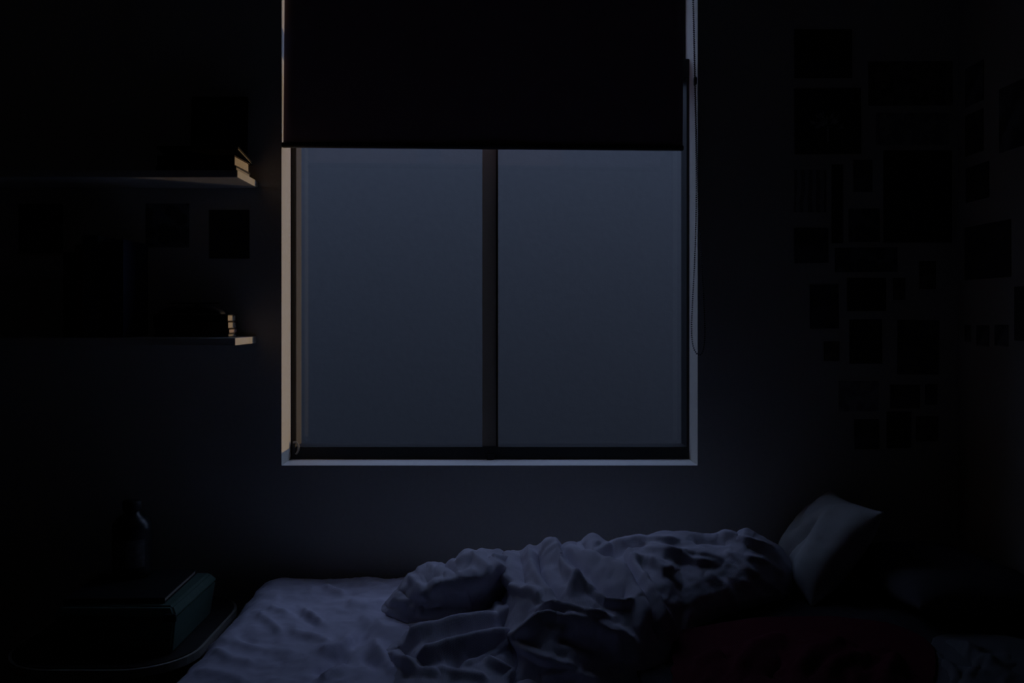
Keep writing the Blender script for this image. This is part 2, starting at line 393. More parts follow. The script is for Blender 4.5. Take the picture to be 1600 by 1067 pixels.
dirx = np.where(ol > 1e-6, ox/np.maximum(ol, 1e-6), np.where(qx > qy, 1.0, 0.0))*np.sign(GX-cx0)
diry = np.where(ol > 1e-6, oy/np.maximum(ol, 1e-6), np.where(qx > qy, 0.0, 1.0))*np.sign(GY-cy0)
shift = np.where(sl > 0, out-sl, 0)
PX, PY = GX+dirx*shift, GY+diry*shift
PZ = MZ-np.minimum(drop, 0.27)
P = np.stack([PX, PY, PZ], -1)
N = normals(P); N *= np.sign(N[..., 2:3].mean())
px, py = project(P)
sheet_folds = [([(506,919),(541,929)], .008, 5, 4), ([(480,925),(520,918)], .004, 8, 6), ([(418,953),(453,959)], .007, 6, 4), ([(400,960),(425,975),(440,990)], .006, 7, 5),
    ([(462,954),(482,968),(497,978)], -.005, 7, 6), ([(470,950),(505,975)], .008, 6, 4), ([(450,985),(500,1000),(520,1008)], .007, 8, 6), ([(495,1022),(535,1012),(555,990)], .010, 8, 5), ([(490,1052),(530,1030),(548,1018)], -.012, 9, 7),
    ([(498,1062),(545,1038)], .008, 6, 4), ([(545,1010),(562,990),(590,970)], -.010, 8, 10), ([(580,1000),(600,1030),(620,1060)], .010, 10, 8), ([(565,1020),(590,1045)], -.008, 8, 6),
    ([(330,1010),(360,1030),(400,1040)], .005, 8, 6), ([(300,1050),(350,1055),(390,1062)], .005, 8, 6), ([(370,990),(400,1005)], -.005, 8, 6), ([(355,1000),(420,1020),(470,1022)], .006, 10, 6),
    ([(560,905),(600,915),(640,912)], .006, 10, 8), ([(540,945),(575,950),(605,940)], .008, 9, 7), ([(560,960),(600,990),(650,1000)], .012, 16, 14), ([(390,925),(440,935)], .004, 10, 8)]
hh = folds(px, py, sheet_folds)
nz_ = fbm(P[..., 0], P[..., 1], P[..., 2], 9, 3.1, 5)
nz2 = fbm(P[..., 0]*0.7, P[..., 1], P[..., 2], 20, 9.1, 3)
st_ = streaks(P, 0.75, 5, 34, 4.0)
P = P+N*(hh*1.4+0.008*nz_+0.002*(0.2-np.abs(nz2))+0.0075*st_)[..., None]
P[..., 1] = np.minimum(P[..., 1], -0.006)
P[..., 0] = np.minimum(P[..., 0], RX1-0.006)
fs = obj('fitted_sheet', gridmesh(P), 'sheet', smooth=True)
tag(fs, 'pale wrinkled fitted sheet stretched over the mattress', 'sheet')

# ---- rumpled duvet
A_cols = [
 (598, [(954,.366),(955,.368),(956,.372),(958,.376),(960,.380)]),
 (612, [(936,.360),(941,.378),(948,.396),(956,.408),(964,.412)]),
 (630, [(911,0.350),(921,0.402),(936,0.455),(955,0.458),(972,0.448)]),
 (652, [(892,0.340),(906,0.407),(928,0.478),(954,0.493),(980,0.486)]),
 (690, [(880,0.325),(895,0.407),(922,0.498),(954,0.530),(988,0.530)]),
 (712, [(876,0.315),(891,0.404),(919,0.504),(954,0.540),(990,0.544)]),
 (728, [(867,0.310),(884,0.404),(914,0.508),(950,0.544),(988,0.549)]),
 (752, [(863,0.305),(880,0.397),(910,0.496),(946,0.533),(982,0.544)]),
 (778, [(861,0.300),(878,0.380),(908,0.470),(942,0.510),(975,0.528)]),
 (792, [(870,.290),(884,.348),(910,.405),(942,.456),(970,.504)]),
 (808, [(888,.280),(900,.310),(920,.360),(942,.410),(965,.460)])]
A_folds = [([(672,936),(692,922),(720,910),(745,909),(764,906),(776,896),(790,886)], .026, 22, 5),
 ([(724,835),(728,868),(738,885)], .007, 11, 11), ([(708,842),(712,876),(720,895)], -.007, 8, 8), ([(700,888),(730,878),(762,872)], .012, 9, 9), ([(690,880),(706,890),(716,905)], -.016, 7, 7), ([(738,872),(752,888),(764,904)], .012, 7, 7), ([(720,905),(735,885),(748,870)], -.010, 7, 7),
 ([(640,900),(655,918),(668,938)], .012, 8, 8), ([(622,925),(640,935),(655,960)], -.010, 8, 8), ([(602,956),(625,962),(655,972),(690,984)], .012, 8, 5), ([(606,950),(618,940),(628,925)], .008, 6, 6),
 ([(650,890),(668,886),(682,892)], .008, 7, 7), ([(662,912),(680,905),(700,905)], -.010, 8, 8), ([(768,880),(790,876)], .010, 6, 5), ([(640,945),(670,962),(700,968)], .010, 9, 8), ([(660,955),(690,945)], -.008, 8, 8)]
PA = patch(A_cols, A_folds, 200, 120, seed=1.7, sm_u=5, sm_v=4, wr=.004, pits=[(758,940,36,24,-.12)])
B_cols = [
 (786, [(880,.285),(900,.340),(925,.415),(952,.490),(985,.575),(1020,.655),(1060,.750),(1110,.850)]),
 (798, [(864,.290),(886,.360),(914,.450),(948,.545),(985,.635),(1024,.710),(1064,.790),(1112,.880)]),
 (830, [(857,0.300),(878,0.380),(906,0.497),(944,0.637),(984,0.722),(1026,0.770),(1068,0.807),(1115,0.845)]),
 (858, [(850,0.300),(873,0.385),(903,0.509),(942,0.660),(984,0.745),(1027,0.793),(1070,0.830),(1116,0.862)]),
 (876, [(858,0.295),(878,0.380),(906,0.512),(942,0.666),(984,0.751),(1028,0.799),(1070,0.836),(1116,0.868)]),
 (905, [(846,0.290),(869,0.375),(900,0.515),(940,0.672),(984,0.757),(1028,0.805),(1072,0.842),(1118,0.874)]),
 (925, [(840,0.285),(864,0.372),(897,0.515),(940,0.672),(984,0.757),(1028,0.805),(1072,0.842),(1118,0.874)]),
 (952, [(847,0.280),(868,0.365),(898,0.513),(940,0.668),(984,0.753),(1028,0.801),(1072,0.838),(1118,0.870)]),
 (1000,[(838,0.275),(860,0.352),(892,0.499),(935,0.640),(980,0.725),(1025,0.773),(1070,0.810),(1118,0.842)]),
 (1035,[(832,0.270),(854,0.338),(884,0.473),(924,0.587),(968,0.672),(1012,0.720),(1056,0.757),(1105,0.795)]),
 (1062,[(829,.262),(850,.322),(878,.396),(912,.474),(948,.540),(985,.590),(1016,.632,1058),(1075,.775,1050)]),
 (1090,[(830,.258),(848,.314),(872,.378),(902,.446),(934,.500),(962,.520),(985,.515),(1000,.505)]),
 (1122,[(835,.250),(850,.300),(871,.356),(898,.416),(926,.460),(950,.472),(970,.455),(985,.445)]),
 (1150,[(831,.245),(846,.294),(866,.346),(892,.400),(918,.438),(942,.446),(960,.420),(972,.405)]),
 (1166,[(826,.240),(842,.292),(863,.342),(889,.392),(914,.424),(938,.430),(955,.405),(966,.385)]),
 (1188,[(836,.232),(849,.280),(867,.325),(889,.366),(911,.390),(931,.394),(947,.368),(958,.355)]),
 (1220,[(855,.225),(865,.262),(879,.296),(897,.326),(913,.340),(928,.338),(940,.320),(948,.312)]),
 (1248,[(895,.230),(899,.240),(905,.250),(912,.262),(919,.268),(926,.271),(933,.273),(938,.275)])]
B_folds = [
 ([(797,866),(797,895),(800,922)], .030, 9, 12), ([(788,845),(788,870),(787,900),(790,930)], -.028, 7, 7),
 ([(800,924),(815,928),(832,932),(848,944)], .020, 12, 4),
 ([(850,818),(858,866)], .009, 14, 14), ([(858,850),(866,875),(888,898),(904,915),(903,928),(890,942)], .026, 9, 8), ([(840,862),(842,890),(858,918),(884,944)], -.026, 7, 7),
 ([(824,822),(829,868)], .007, 12, 12), ([(829,858),(832,885),(846,912),(868,938)], .018, 7, 7), ([(812,866),(816,890),(818,915)], -.010, 6, 6),
 ([(872,860),(900,870),(940,886),(972,902),(996,925),(1008,958),(1016,990)], .026, 17, 17), ([(880,872),(905,890),(925,905),(940,925)], -.016, 8, 8),
 ([(925,920),(950,930),(985,936)], -.022, 8, 12), ([(884,938),(905,922),(925,930),(945,945),(968,950),(992,944)], .020, 10, 4),
 ([(908,850),(922,866),(940,872),(965,876)], -.014, 6, 6), ([(890,822),(905,862),(915,880)], -.009, 8, 8), ([(922,812),(925,841),(935,860)], .009, 12, 12), ([(948,815),(952,850),(962,868)], -.007, 8, 8),
 ([(972,870),(985,890),(1002,930),(1020,972),(1042,1020)], -.020, 7, 7), ([(982,868),(1000,900),(1018,935),(1036,972),(1056,1006)], .018, 5, 5),
 ([(930,866),(960,855),(1000,848),(1040,850),(1068,846)], .016, 8, 6), ([(940,876),(985,862),(1010,856),(1060,862)], -.009, 7, 7),
 ([(960,882),(990,868),(1020,864),(1060,866),(1100,872),(1135,880)], .014, 10, 6), ([(1000,852),(1040,862),(1080,878),(1122,886)], .010, 5, 4),
 ([(985,880),(1015,882),(1035,892),(1052,892)], .016, 9, 4), ([(1030,872),(1060,880),(1090,886)], -.006, 6, 6),
 ([(1080,846),(1115,848),(1142,850)], -.012, 6, 6), ([(1120,836),(1150,842),(1180,852),(1210,862)], .014, 6, 4), ([(1148,832),(1158,842)], -.010, 5, 5),
 ([(1130,862),(1160,882),(1180,905)], .008, 7, 6), ([(1100,895),(1130,915),(1150,940)], .008, 8, 8), ([(1160,870),(1195,880),(1225,900)], .008, 6, 5),
 ([(800,1006),(825,992),(848,972),(872,968),(905,980),(935,985),(958,1000),(975,1022)], .024, 14, 6), ([(842,958),(868,956),(892,962),(925,974),(955,970)], .018, 8, 5), ([(835,966),(860,962),(890,972)], -.012, 5, 5),
 ([(806,985),(812,1010),(845,1030),(880,1040),(905,1045)], .016, 9, 6), ([(800,1000),(805,1030),(800,1060)], -.014, 8, 8), ([(870,990),(900,1005),(940,1012)], -.016, 12, 12),
 ([(950,985),(985,1000),(1000,1040)], .010, 9, 9), ([(1022,962),(1038,1000),(1046,1050)], .012, 7, 7), ([(845,1060),(890,1052),(940,1068)], .010, 9, 7)]
PB = patch(B_cols, B_folds, 420, 240, seed=5.3, sm_u=6, sm_v=5, wr=.0045, pits=[(955,1030,50,25,-.02)])
D_cols = [
 (600, [(985,.490),(1005,.570),(1030,.660),(1060,.760),(1095,.870),(1140,.99)]),
 (625, [(982,.500),(1000,.580),(1022,.668),(1050,.765),(1090,.890),(1140,1.02)]),
 (660, [(972,.490),(988,.590),(1012,.690),(1042,.790),(1085,.910),(1140,1.04)]),
 (720, [(964,.475),(980,.590),(1008,.700),(1038,.795),(1082,.905),(1140,1.02)]),
 (780, [(955,.460),(972,.560),(1003,.660),(1036,.750),(1080,.850),(1140,.96)]),
 (830, [(945,.440),(966,.510),(996,.590),(1034,.680),(1078,.770),(1140,.88)])]
D_folds = [([(632,1012),(660,1000),(700,990),(750,980),(806,966)], .032, 13, 6), ([(650,1022),(700,1006),(750,996),(800,984)], -.014, 7, 7),
 ([(645,1044),(680,1032),(712,1022),(760,1010),(808,998)], .034, 14, 7), ([(700,1045),(740,1030),(790,1015)], -.014, 9, 9), ([(715,1045),(760,1026),(800,1008)], .014, 5, 5),
 ([(755,1032),(775,1045),(795,1055),(790,1070)], .016, 6, 6), ([(610,1025),(640,1045),(690,1062)], .018, 9, 7), ([(625,1015),(650,1035),(670,1052)], -.012, 7, 7), ([(745,968),(775,972),(795,985)], -.010, 7, 7), ([(770,960),(790,955),(800,975)], .014, 7, 7),
 ([(680,1050),(720,1058),(760,1066)], .012, 8, 6)]
PD = patch(D_cols, D_folds, 190, 130, seed=8.8, sm_u=6, sm_v=4, wr=.004, back=False)
Vv, Ff = [], []
for P in (PA, PB, PD):
    P[..., 1] = np.minimum(P[..., 1], -0.02); P[..., 2] = np.maximum(P[..., 2], MZ-0.012)
    v, f = gridmesh(P, len(Vv)); Vv += v; Ff += f
dv = obj('duvet', (Vv, Ff), 'duvet', smooth=True)
sm = dv.modifiers.new('thickness', 'SOLIDIFY'); sm.thickness = 0.008; sm.offset = 0
tag(dv, 'rumpled pale duvet heaped in folds across the bed', 'duvet')

# ---- dark blanket added to keep the head half of the mattress dark
C_cols = []
for X_ in (0.27, 0.45, 0.65, 0.85, 1.05, 1.20, 1.285):  # laid out in metres: (x, distance from the wall)
    C_cols.append((X_*1000, [(CY+F*(CZ-MZ-0.012)/(D-t_), t_, CX+X_*F/(D-t_)) for t_ in (0.25, 0.45, 0.65, 0.85, 1.05, 1.25, 1.355)]))
PC = patch(C_cols, [([(1290,950),(1360,945),(1450,955)], .008, 10, 10), ([(1320,980),(1400,970),(1480,985)], .008, 10, 10), ([(1380,960),(1420,990)], .006, 10, 10)], 130, 110, seed=21.0, back=False, wr=.005)
PC[..., 0] = np.minimum(PC[..., 0], RX1-0.012); PC[..., 2] = np.maximum(PC[..., 2], MZ+0.011)
cb = obj('darkening_blanket', gridmesh(PC), 'charcoal', smooth=True); sm = cb.modifiers.new('thickness', 'SOLIDIFY'); sm.thickness = 0.004
tag(cb, 'dark charcoal blanket added to darken the head half of the bed', 'blanket')

# ---- maroon blanket and grey cloth in the foreground right
M_cols = [
 (1050, [(1012,0.600),(1035,0.690),(1070,0.805),(1120,0.950),(1180,1.070)]),
 (1090, [(1003,0.570),(1025,0.720),(1060,0.865),(1115,1.020),(1180,1.120)]),
 (1180, [(985,0.505),(1008,0.680),(1045,0.855),(1105,1.040),(1180,1.160)]),
 (1300, [(982,0.495),(1004,0.670),(1042,0.855),(1105,1.050),(1180,1.180)]),
 (1390, [(994,0.540),(1014,0.690),(1050,0.855),(1108,1.035),(1180,1.150)]),
 (1440, [(1015,0.620),(1034,0.730),(1066,0.860),(1115,1.010),(1180,1.100)]),
 (1462, [(1040,0.700),(1056,0.760),(1085,0.850),(1125,0.960),(1180,1.070)])]
M_folds = [([(1150,1060),(1180,1020),(1230,1000)], 0.018, 12, 12), ([(1240,1065),(1270,1030),(1320,1010)], 0.021, 12, 12), ([(1285,1068),(1305,1045),(1360,1030)], 0.018, 10, 10), ([(1090,1050),(1130,1025)], 0.015, 12, 12), ([(1200,1060),(1225,1025)], -0.015, 10, 10), ([(1380,1065),(1400,1030)], 0.015, 12, 12)]
PM = patch(M_cols, M_folds, 130, 90, seed=11.0, back=False, wr=.006)
PM[..., 2] = np.maximum(PM[..., 2], MZ+0.024)
mb = obj('wool_blanket', gridmesh(PM), 'maroon', smooth=True); sm = mb.modifiers.new('thickness', 'SOLIDIFY'); sm.thickness = 0.006
tag(mb, 'dark maroon blanket lying in front of the duvet', 'blanket')
G_cols = [
 (1455, [(1015,.625),(1030,.690),(1060,.790),(1110,.930)]), (1480, [(1003,.600),(1022,.700),(1055,.820),(1110,.990)]), (1520, [(1000,.600),(1018,.705),(1050,.835),(1110,1.02)]),
 (1570, [(1004,.610),(1022,.710),(1052,.830),(1110,1.00)]), (1620, [(1020,.655),(1036,.730),(1064,.830),(1115,.97)])]
PG = patch(G_cols, [([(1430,1022),(1470,1035),(1500,1060)], .014, 7, 7), ([(1440,1012),(1480,1022),(1530,1045)], -.012, 8, 8), ([(1470,1010),(1520,1020),(1560,1045)], .012, 9, 9), ([(1510,1065),(1530,1040)], .01, 8, 8)], 90, 60, seed=14.0, back=False, wr=.006)
PG[..., 2] = np.maximum(PG[..., 2], MZ+0.021)
gc = obj('crumpled_shirt', gridmesh(PG), 'grey_cloth', smooth=True); sm = gc.modifiers.new('thickness', 'SOLIDIFY'); sm.thickness = 0.004
tag(gc, 'crumpled grey cloth at the bed edge, right of the maroon blanket', 'cloth')

# ---- pillows
def pillow(name, L, W_, H, label, loc, rot, seed, creases=(), m='pillow'):
    n = 56; V = []; Fc = []
    u = np.linspace(-1, 1, n); U, Vg = np.meshgrid(u, u)
    pin = 1-0.10*(1-np.abs(U)**2.2)*np.abs(Vg)**4; pin2 = 1-0.10*(1-np.abs(Vg)**2.2)*np.abs(U)**4
    X = U*L/2*pin2; Y = Vg*W_/2*pin
    prof = np.clip(1-np.abs(U)**2.6, 0, 1)**0.55*np.clip(1-np.abs(Vg)**2.6, 0, 1)**0.55
    nzv = fbm(X, Y, X*0, 7, seed, 4); e = np.clip(prof*3, 0, 1)
    cr = np.zeros(X.shape)
    for (ax, ay, bx, by, am, wd) in creases:
        d, _, _ = polydist(X, Y, [(ax, ay), (bx, by)]); cr += am*np.exp(-(d/wd)**2)
    top = prof*H/2+(0.008*nzv+cr)*e
    bot = -prof*H/2*0.9
    V = [(X[j,i], Y[j,i], top[j,i]) for j in range(n) for i in range(n)]+[(X[j,i], Y[j,i], bot[j,i]) for j in range(n) for i in range(n)]
    for j in range(n-1):
        for i in range(n-1):
            a = j*n+i; Fc.append((a, a+1, a+n+1, a+n)); b = a+n*n; Fc.append((b, b+n, b+n+1, b+1))
    o = obj(name, (V, Fc), m, smooth=True)
    bm = bmesh.new(); bm.from_mesh(o.data); bmesh.ops.remove_doubles(bm, verts=bm.verts, dist=0.0008); bm.to_mesh(o.data); bm.free()
    for p in o.data.polygons: p.use_smooth = True
    o.location = loc; o.rotation_euler = rot
    return tag(o, label, 'pillow')
pillow('pillow', 0.40, 0.52, 0.13, 'pillow darkened to stay hidden, lying flat under the pale one', (1.110, -0.320, 0.566), (0, math.radians(3), math.radians(4)), 2.0, m='hidden_pillow')
pillow('pillow', 0.30, 0.36, 0.14, 'pale pillow leaning back on the dark pillow, its corner pointing down at the mattress', (0.855, -0.200, 0.622), (math.radians(-4), math.radians(-52), math.radians(3)), 6.0,
       [(-0.15, 0.04, 0.02, -0.03, -.026, .018), (-0.12, -0.12, 0.08, -0.06, .012, .03), (0.0, 0.05, 0.1, 0.12, -.012, .02)])

# ------------------------------------------------------------------ nightstand with box, notebook and bottle
ns = empty('nightstand', (-0.945, -0.31, 0)); tag(ns, 'small nightstand with rounded pale top left of the bed', 'nightstand')
def rrect(x0, x1, y0, y1, r, z0, z1, n=10, rs=None):
    bm = bmesh.new(); rs = rs or (r, r, r, r); pts = []
    for (cx_, cy_, a0, rr) in ((x1-rs[0], y0+rs[0], -90, rs[0]), (x1-rs[1], y1-rs[1], 0, rs[1]), (x0+rs[2], y1-rs[2], 90, rs[2]), (x0+rs[3], y0+rs[3], 180, rs[3])):
        for k in range(n+1):
            a = math.radians(a0+90*k/n); pts.append((cx_+rr*math.cos(a), cy_+rr*math.sin(a)))
    lo = [bm.verts.new((x, y, z0)) for x, y in pts]; hi = [bm.verts.new((x, y, z1)) for x, y in pts]; m_ = len(pts)
    for i in range(m_): bm.faces.new((lo[i], lo[(i+1)%m_], hi[(i+1)%m_], hi[i]))
    tf = bm.faces.new(hi); bm.faces.new(lo[::-1])
    bmesh.ops.bevel(bm, geom=list(tf.edges), offset=0.004, segments=2, affect='EDGES')
    return bm
NT = 0.44
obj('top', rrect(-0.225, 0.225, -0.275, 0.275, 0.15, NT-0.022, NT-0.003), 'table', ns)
obj('top_shade_panel', rrect(-0.218, 0.218, -0.268, 0.268, 0.144, NT-0.004, NT), 'table_shade', ns)  # dark inset imitates the shaded top, leaving a pale rim as the lit edge
for sx in (-1, 1):
    for sy in (-1, 1):
        g = lathe([(0.010, 0), (0.014, NT-0.022)], 14); g.transform(Matrix.Translation((sx*0.14, sy*0.18, 0))); obj('leg', g, 'bedwood', ns, smooth=True)
obj('shelf_board', rrect(-0.17, 0.17, -0.21, 0.21, 0.10, 0.14, 0.155), 'table', ns)

bx = empty('storage_box', (-0.905, -0.355, NT)); tag(bx, 'dark green lidded storage box on the nightstand', 'box')
W2, D2 = 0.142, 0.150
g = bmesh.new()
def tbox(bm, w0, d0, z0, w1, d1, z1, bev):
    vs_ = [bm.verts.new(p) for p in ((-w0,-d0,z0),(w0,-d0,z0),(w0,d0,z0),(-w0,d0,z0),(-w1,-d1,z1),(w1,-d1,z1),(w1,d1,z1),(-w1,d1,z1))]
    fs = [bm.faces.new([vs_[i] for i in q]) for q in ((0,3,2,1),(4,5,6,7),(0,1,5,4),(1,2,6,5),(2,3,7,6),(3,0,4,7))]
    bmesh.ops.bevel(bm, geom=list({e for f in fs for e in f.edges}), offset=bev, segments=3, affect='EDGES')
tbox(g, W2-0.012, D2-0.010, 0.0, W2, D2, 0.090, 0.005); obj('body', g, 'box', bx)
g = bmesh.new(); tbox(g, W2+0.004, D2+0.004, 0.0895, W2-0.012, D2-0.012, 0.112, 0.005); obj('lid', g, 'box', bx)
obj('corner_patch', box(W2-0.026, W2+0.003, -D2-0.0055, -D2+0.004, 0.078, 0.098, bev=0.004), 'box_front', bx)

def book(name, L, W_, T, cover, pages, label, loc, rz=0.0, ry=0.0, group=None, upright=False):
    """lies flat: length along x, spine at -y (towards the room), page block between two boards"""
    e = empty(name, loc, rz); e.rotation_euler = (0, ry, rz); tag(e, label, 'book', group)
    c = 0.0022
    obj('cover', boxes((-L/2, L/2, -W_/2, W_/2, 0, c), (-L/2, L/2, -W_/2, W_/2, T-c, T), (-L/2, L/2, -W_/2, -W_/2+c, c, T-c)), cover, e)
    obj('pages', box(-L/2+0.003, L/2-0.003, -W_/2+c, W_/2-0.004, c, T-c), pages, e)
    return e
bz = NT+0.112
nbk = book('notebook', 0.235, 0.245, 0.013, 'cov_black', 'pages_grey', 'black notebook covering most of the green storage box lid', (-0.920, -0.355, bz+0.0005), 0.03)

bt = empty('bottle', (-0.952, -0.290, bz+0.0138)); tag(bt, 'dark bottle with a faint label standing on the storage box', 'bottle')
obj('body', lathe([(0.040, 0), (0.047, 0.004), (0.049, 0.02), (0.049, 0.118), (0.046, 0.135), (0.034, 0.150), (0.021, 0.158), (0.019, 0.170)], 48), 'glass_dark', bt, smooth=True)
obj('cap', lathe([(0.022, 0.168), (0.023, 0.171), (0.023, 0.190), (0.020, 0.193)], 36), 'cap', bt, smooth=True)
lb = bmesh.new(); nn = 16
for z0, z1, a0, a1 in ((0.030, 0.100, -150, -30),):
    r0 = [lb.verts.new((0.0495*math.cos(math.radians(a0+(a1-a0)*k/nn)), 0.0495*math.sin(math.radians(a0+(a1-a0)*k/nn)), z0)) for k in range(nn+1)]
    r1 = [lb.verts.new((0.0495*math.cos(math.radians(a0+(a1-a0)*k/nn)), 0.0495*math.sin(math.radians(a0+(a1-a0)*k/nn)), z1)) for k in range(nn+1)]
    for k in range(nn): lb.faces.new((r0[k], r0[k+1], r1[k+1], r1[k]))
lo_ = obj('label_band', lb, 'label', bt, smooth=True); lo_['label'] = 'faint paper label'

# ------------------------------------------------------------------ floating shelves
SD = 0.205
zu = 1.602; zl = at(400, 536, 0)[2]
def shelf(name, z, x1, tilt, label):
    e = empty(name, (x1, 0, z)); tag(e, label, 'shelf', 'floating shelves left of the window'); e.rotation_euler = (tilt, 0, 0)
    obj('board', box(-0.82, 0, -SD, -0.0005, 0, 0.0195, bev=0.001), 'shelf', e)
    return e
shelf('wall_shelf', zu, -0.706, 0.0, 'upper pale floating shelf on the wall left of the window')
shelf('wall_shelf', zl, -0.712, math.radians(0), 'lower pale floating shelf on the wall left of the window')
tu, tl = zu+0.0200, zl+0.0200
# lower stack
G1, G2 = 'stacked books on the lower shelf', 'stacked books on the upper shelf'
xe = -0.760; L = 0.205; z = tl
for T, cov, pg, dx, lab in ((0.009, 'cov_slate', 'pages_grey', 0.0, 'thin grey book at the bottom of the lower shelf stack'),
                            (0.013, 'cov_brown', 'pages_pink', 0.002, 'book with pinkish page edges, second from bottom on the lower shelf'),
                            (0.019, 'cov_brown', 'pages', -0.001, 'tan-paged book second from top of the lower shelf stack'),
                            (0.019, 'cov_black', 'pages', -0.002, 'topmost tan-paged book of the lower shelf stack')):
    book('book', L, 0.085, T, cov, pg, lab, (xe+0.004-L/2+dx, -0.078, z+0.0003), 0.0, group=G1); z += T+0.0006
# soft dark pouch on top of the stack
n = 30; V = []; Fc = []
for j in range(n+1):
    for i in range(n+1):
        u, v = 2*i/n-1, 2*j/n-1
        p = (max(0, 1-abs(u)**3)*max(0, 1-abs(v)**3))**0.5
        V.append((u*0.088, v*0.040, 0.030*p*(0.85+0.15*math.sin(u*5))+0.001))
for j in range(n):
    for i in range(n): a = j*(n+1)+i; Fc.append((a, a+1, a+n+2, a+n+1))
V.append((0, 0, 0)); 
pe = empty('pouch', (xe-0.105, -0.078, z+0.001)); tag(pe, 'soft dark pouch lying on the lower shelf book stack', 'pouch')
po = obj('body', (V[:-1], Fc), 'cov_black', pe, smooth=True); sm = po.modifiers.new('thickness', 'SOLIDIFY'); sm.thickness = 0.002; sm.offset = -1
obj('zip', box(-0.07, 0.07, -0.003, 0.003, 0.0295, 0.0325, bev=0.001), 'plastic', pe)
# upright books further left on the lower shelf
x = -1.02
for k, (T, H, W_, cov) in enumerate(((0.034, 0.265, 0.17, 'cov_navy'), (0.028, 0.240, 0.16, 'cov_black'), (0.040, 0.275, 0.18, 'cov_slate'), (0.024, 0.250, 0.16, 'cov_wine'), (0.032, 0.230, 0.15, 'cov_green'))):
    labs = ('tall navy book standing upright, nearest the lower shelf stack', 'black upright book second from the lower shelf stack', 'tallest slate-grey upright book in the middle of the lower shelf row',
            'thin dark red upright book fourth from the lower shelf stack', 'short dark green upright book at the left end of the row')
    e = empty('book', (x-T/2, -0.098, tl+0.0004)); tag(e, labs[k], 'book', 'upright books on the lower shelf'); c = 0.0025
    obj('cover', boxes((-T/2, -T/2+c, -W_/2, W_/2, 0, H), (T/2-c, T/2, -W_/2, W_/2, 0, H), (-T/2+c, T/2-c, -W_/2, -W_/2+c, 0, H)), cov, e)
    obj('pages', box(-T/2+c, T/2-c, -W_/2+c, W_/2-0.004, 0.003, H-0.003), 'pages', e)
    x -= T+0.002
# upper stack
z = tu; xe = -0.713
book('book', 0.215, 0.140, 0.013, 'cov_slate', 'pages_grey', 'thin grey-paged book at the bottom of the upper shelf stack', (xe-0.1075-0.001, -0.120, z+0.0003), 0.0, group=G2); z += 0.0136
book('book', 0.210, 0.132, 0.027, 'cov_brown', 'pages', 'thick tan-paged book in the middle of the upper shelf stack', (xe-0.105-0.003, -0.122, z+0.0003), -0.03, group=G2); z += 0.0276
tb_ = book('book', 0.215, 0.160, 0.009, 'cov_black', 'pages', 'thin dark book on top of the upper shelf stack, its front edge lifted', (xe-0.1075+0.001, -0.112, z+0.0075), 0.03, group=G2)
tb_.rotation_euler = (math.radians(-5.5), 0, 0.03)
# framed picture leaning on the upper shelf, behind the stack
def frame_pic(px0, py0, px1, py1, label):
    a = at(px0, py0, -0.012); b = at(px1, py1, -0.012); x0, x1 = a[0], b[0]; z1 = a[2]; z0 = tu+0.001
    e = empty('picture_frame', ((x0+x1)/2, -0.030, z0)); tag(e, label, 'picture'); hw = (x1-x0)/2; hz_ = z1-z0; t = 0.012
    e.rotation_euler = (math.radians(-4.5), 0, 0)
    obj('frame', boxes((-hw, -hw+t, -0.008, 0.008, 0, hz_), (hw-t, hw, -0.008, 0.008, 0, hz_), (-hw+t, hw-t, -0.008, 0.008, 0, t), (-hw+t, hw-t, -0.008, 0.008, hz_-t, hz_)), 'cov_black', e)
    obj('print', box(-hw+t, hw-t, -0.003, 0.006, t, hz_-t), 'cov_navy', e)
frame_pic(301, 152, 387, 262, 'dark framed picture leaning on the upper shelf behind the books')

# ------------------------------------------------------------------ prints on the walls
def print_mat(name, base, ink, kind, sc):
    m = bpy.data.materials.new(name); m.use_nodes = True; nt = m.node_tree; b = nt.nodes['Principled BSDF']; b.inputs['Roughness'].default_value = 0.6
    b.inputs['Specular IOR Level'].default_value = 0.2
    tc = nt.nodes.new('ShaderNodeTexCoord')
    if kind == 'lines':
        t = nt.nodes.new('ShaderNodeTexWave'); t.bands_direction = 'X'; t.inputs['Scale'].default_value = sc; t.inputs['Distortion'].default_value = 3
    elif kind == 'cells':
        t = nt.nodes.new('ShaderNodeTexVoronoi'); t.inputs['Scale'].default_value = sc
    else:
        t = nt.nodes.new('ShaderNodeTexNoise'); t.inputs['Scale'].default_value = sc; t.inputs['Detail'].default_value = 5
    nt.links.new(tc.outputs['Object'], t.inputs['Vector'])
    r = nt.nodes.new('ShaderNodeValToRGB'); r.color_ramp.elements[0].position = 0.42; r.color_ramp.elements[1].position = 0.6
    r.color_ramp.elements[0].color = base+(1,); r.color_ramp.elements[1].color = ink+(1,)
    nt.links.new(t.outputs[1 if kind == 'lines' else 0], r.inputs['Fac']); nt.links.new(r.outputs['Color'], b.inputs['Base Color'])
    return m
PM_ = [print_mat('print_a', (0.055,0.055,0.070), (0.145,0.145,0.175), 'noise', 14), print_mat('print_b', (0.085,0.070,0.070), (0.220,0.190,0.175), 'noise', 30),
       print_mat('print_c', (0.070,0.085,0.100), (0.190,0.205,0.235), 'cells', 26), print_mat('print_d', (0.250,0.235,0.235), (0.450,0.450,0.450), 'lines', 14),
       print_mat('print_e', (0.040,0.040,0.048), (0.055,0.055,0.062), 'noise', 8), print_mat('print_f', (0.280,0.265,0.280), (0.450,0.450,0.450), 'noise', 34)]
GB = 'prints taped to the wall right of the window'
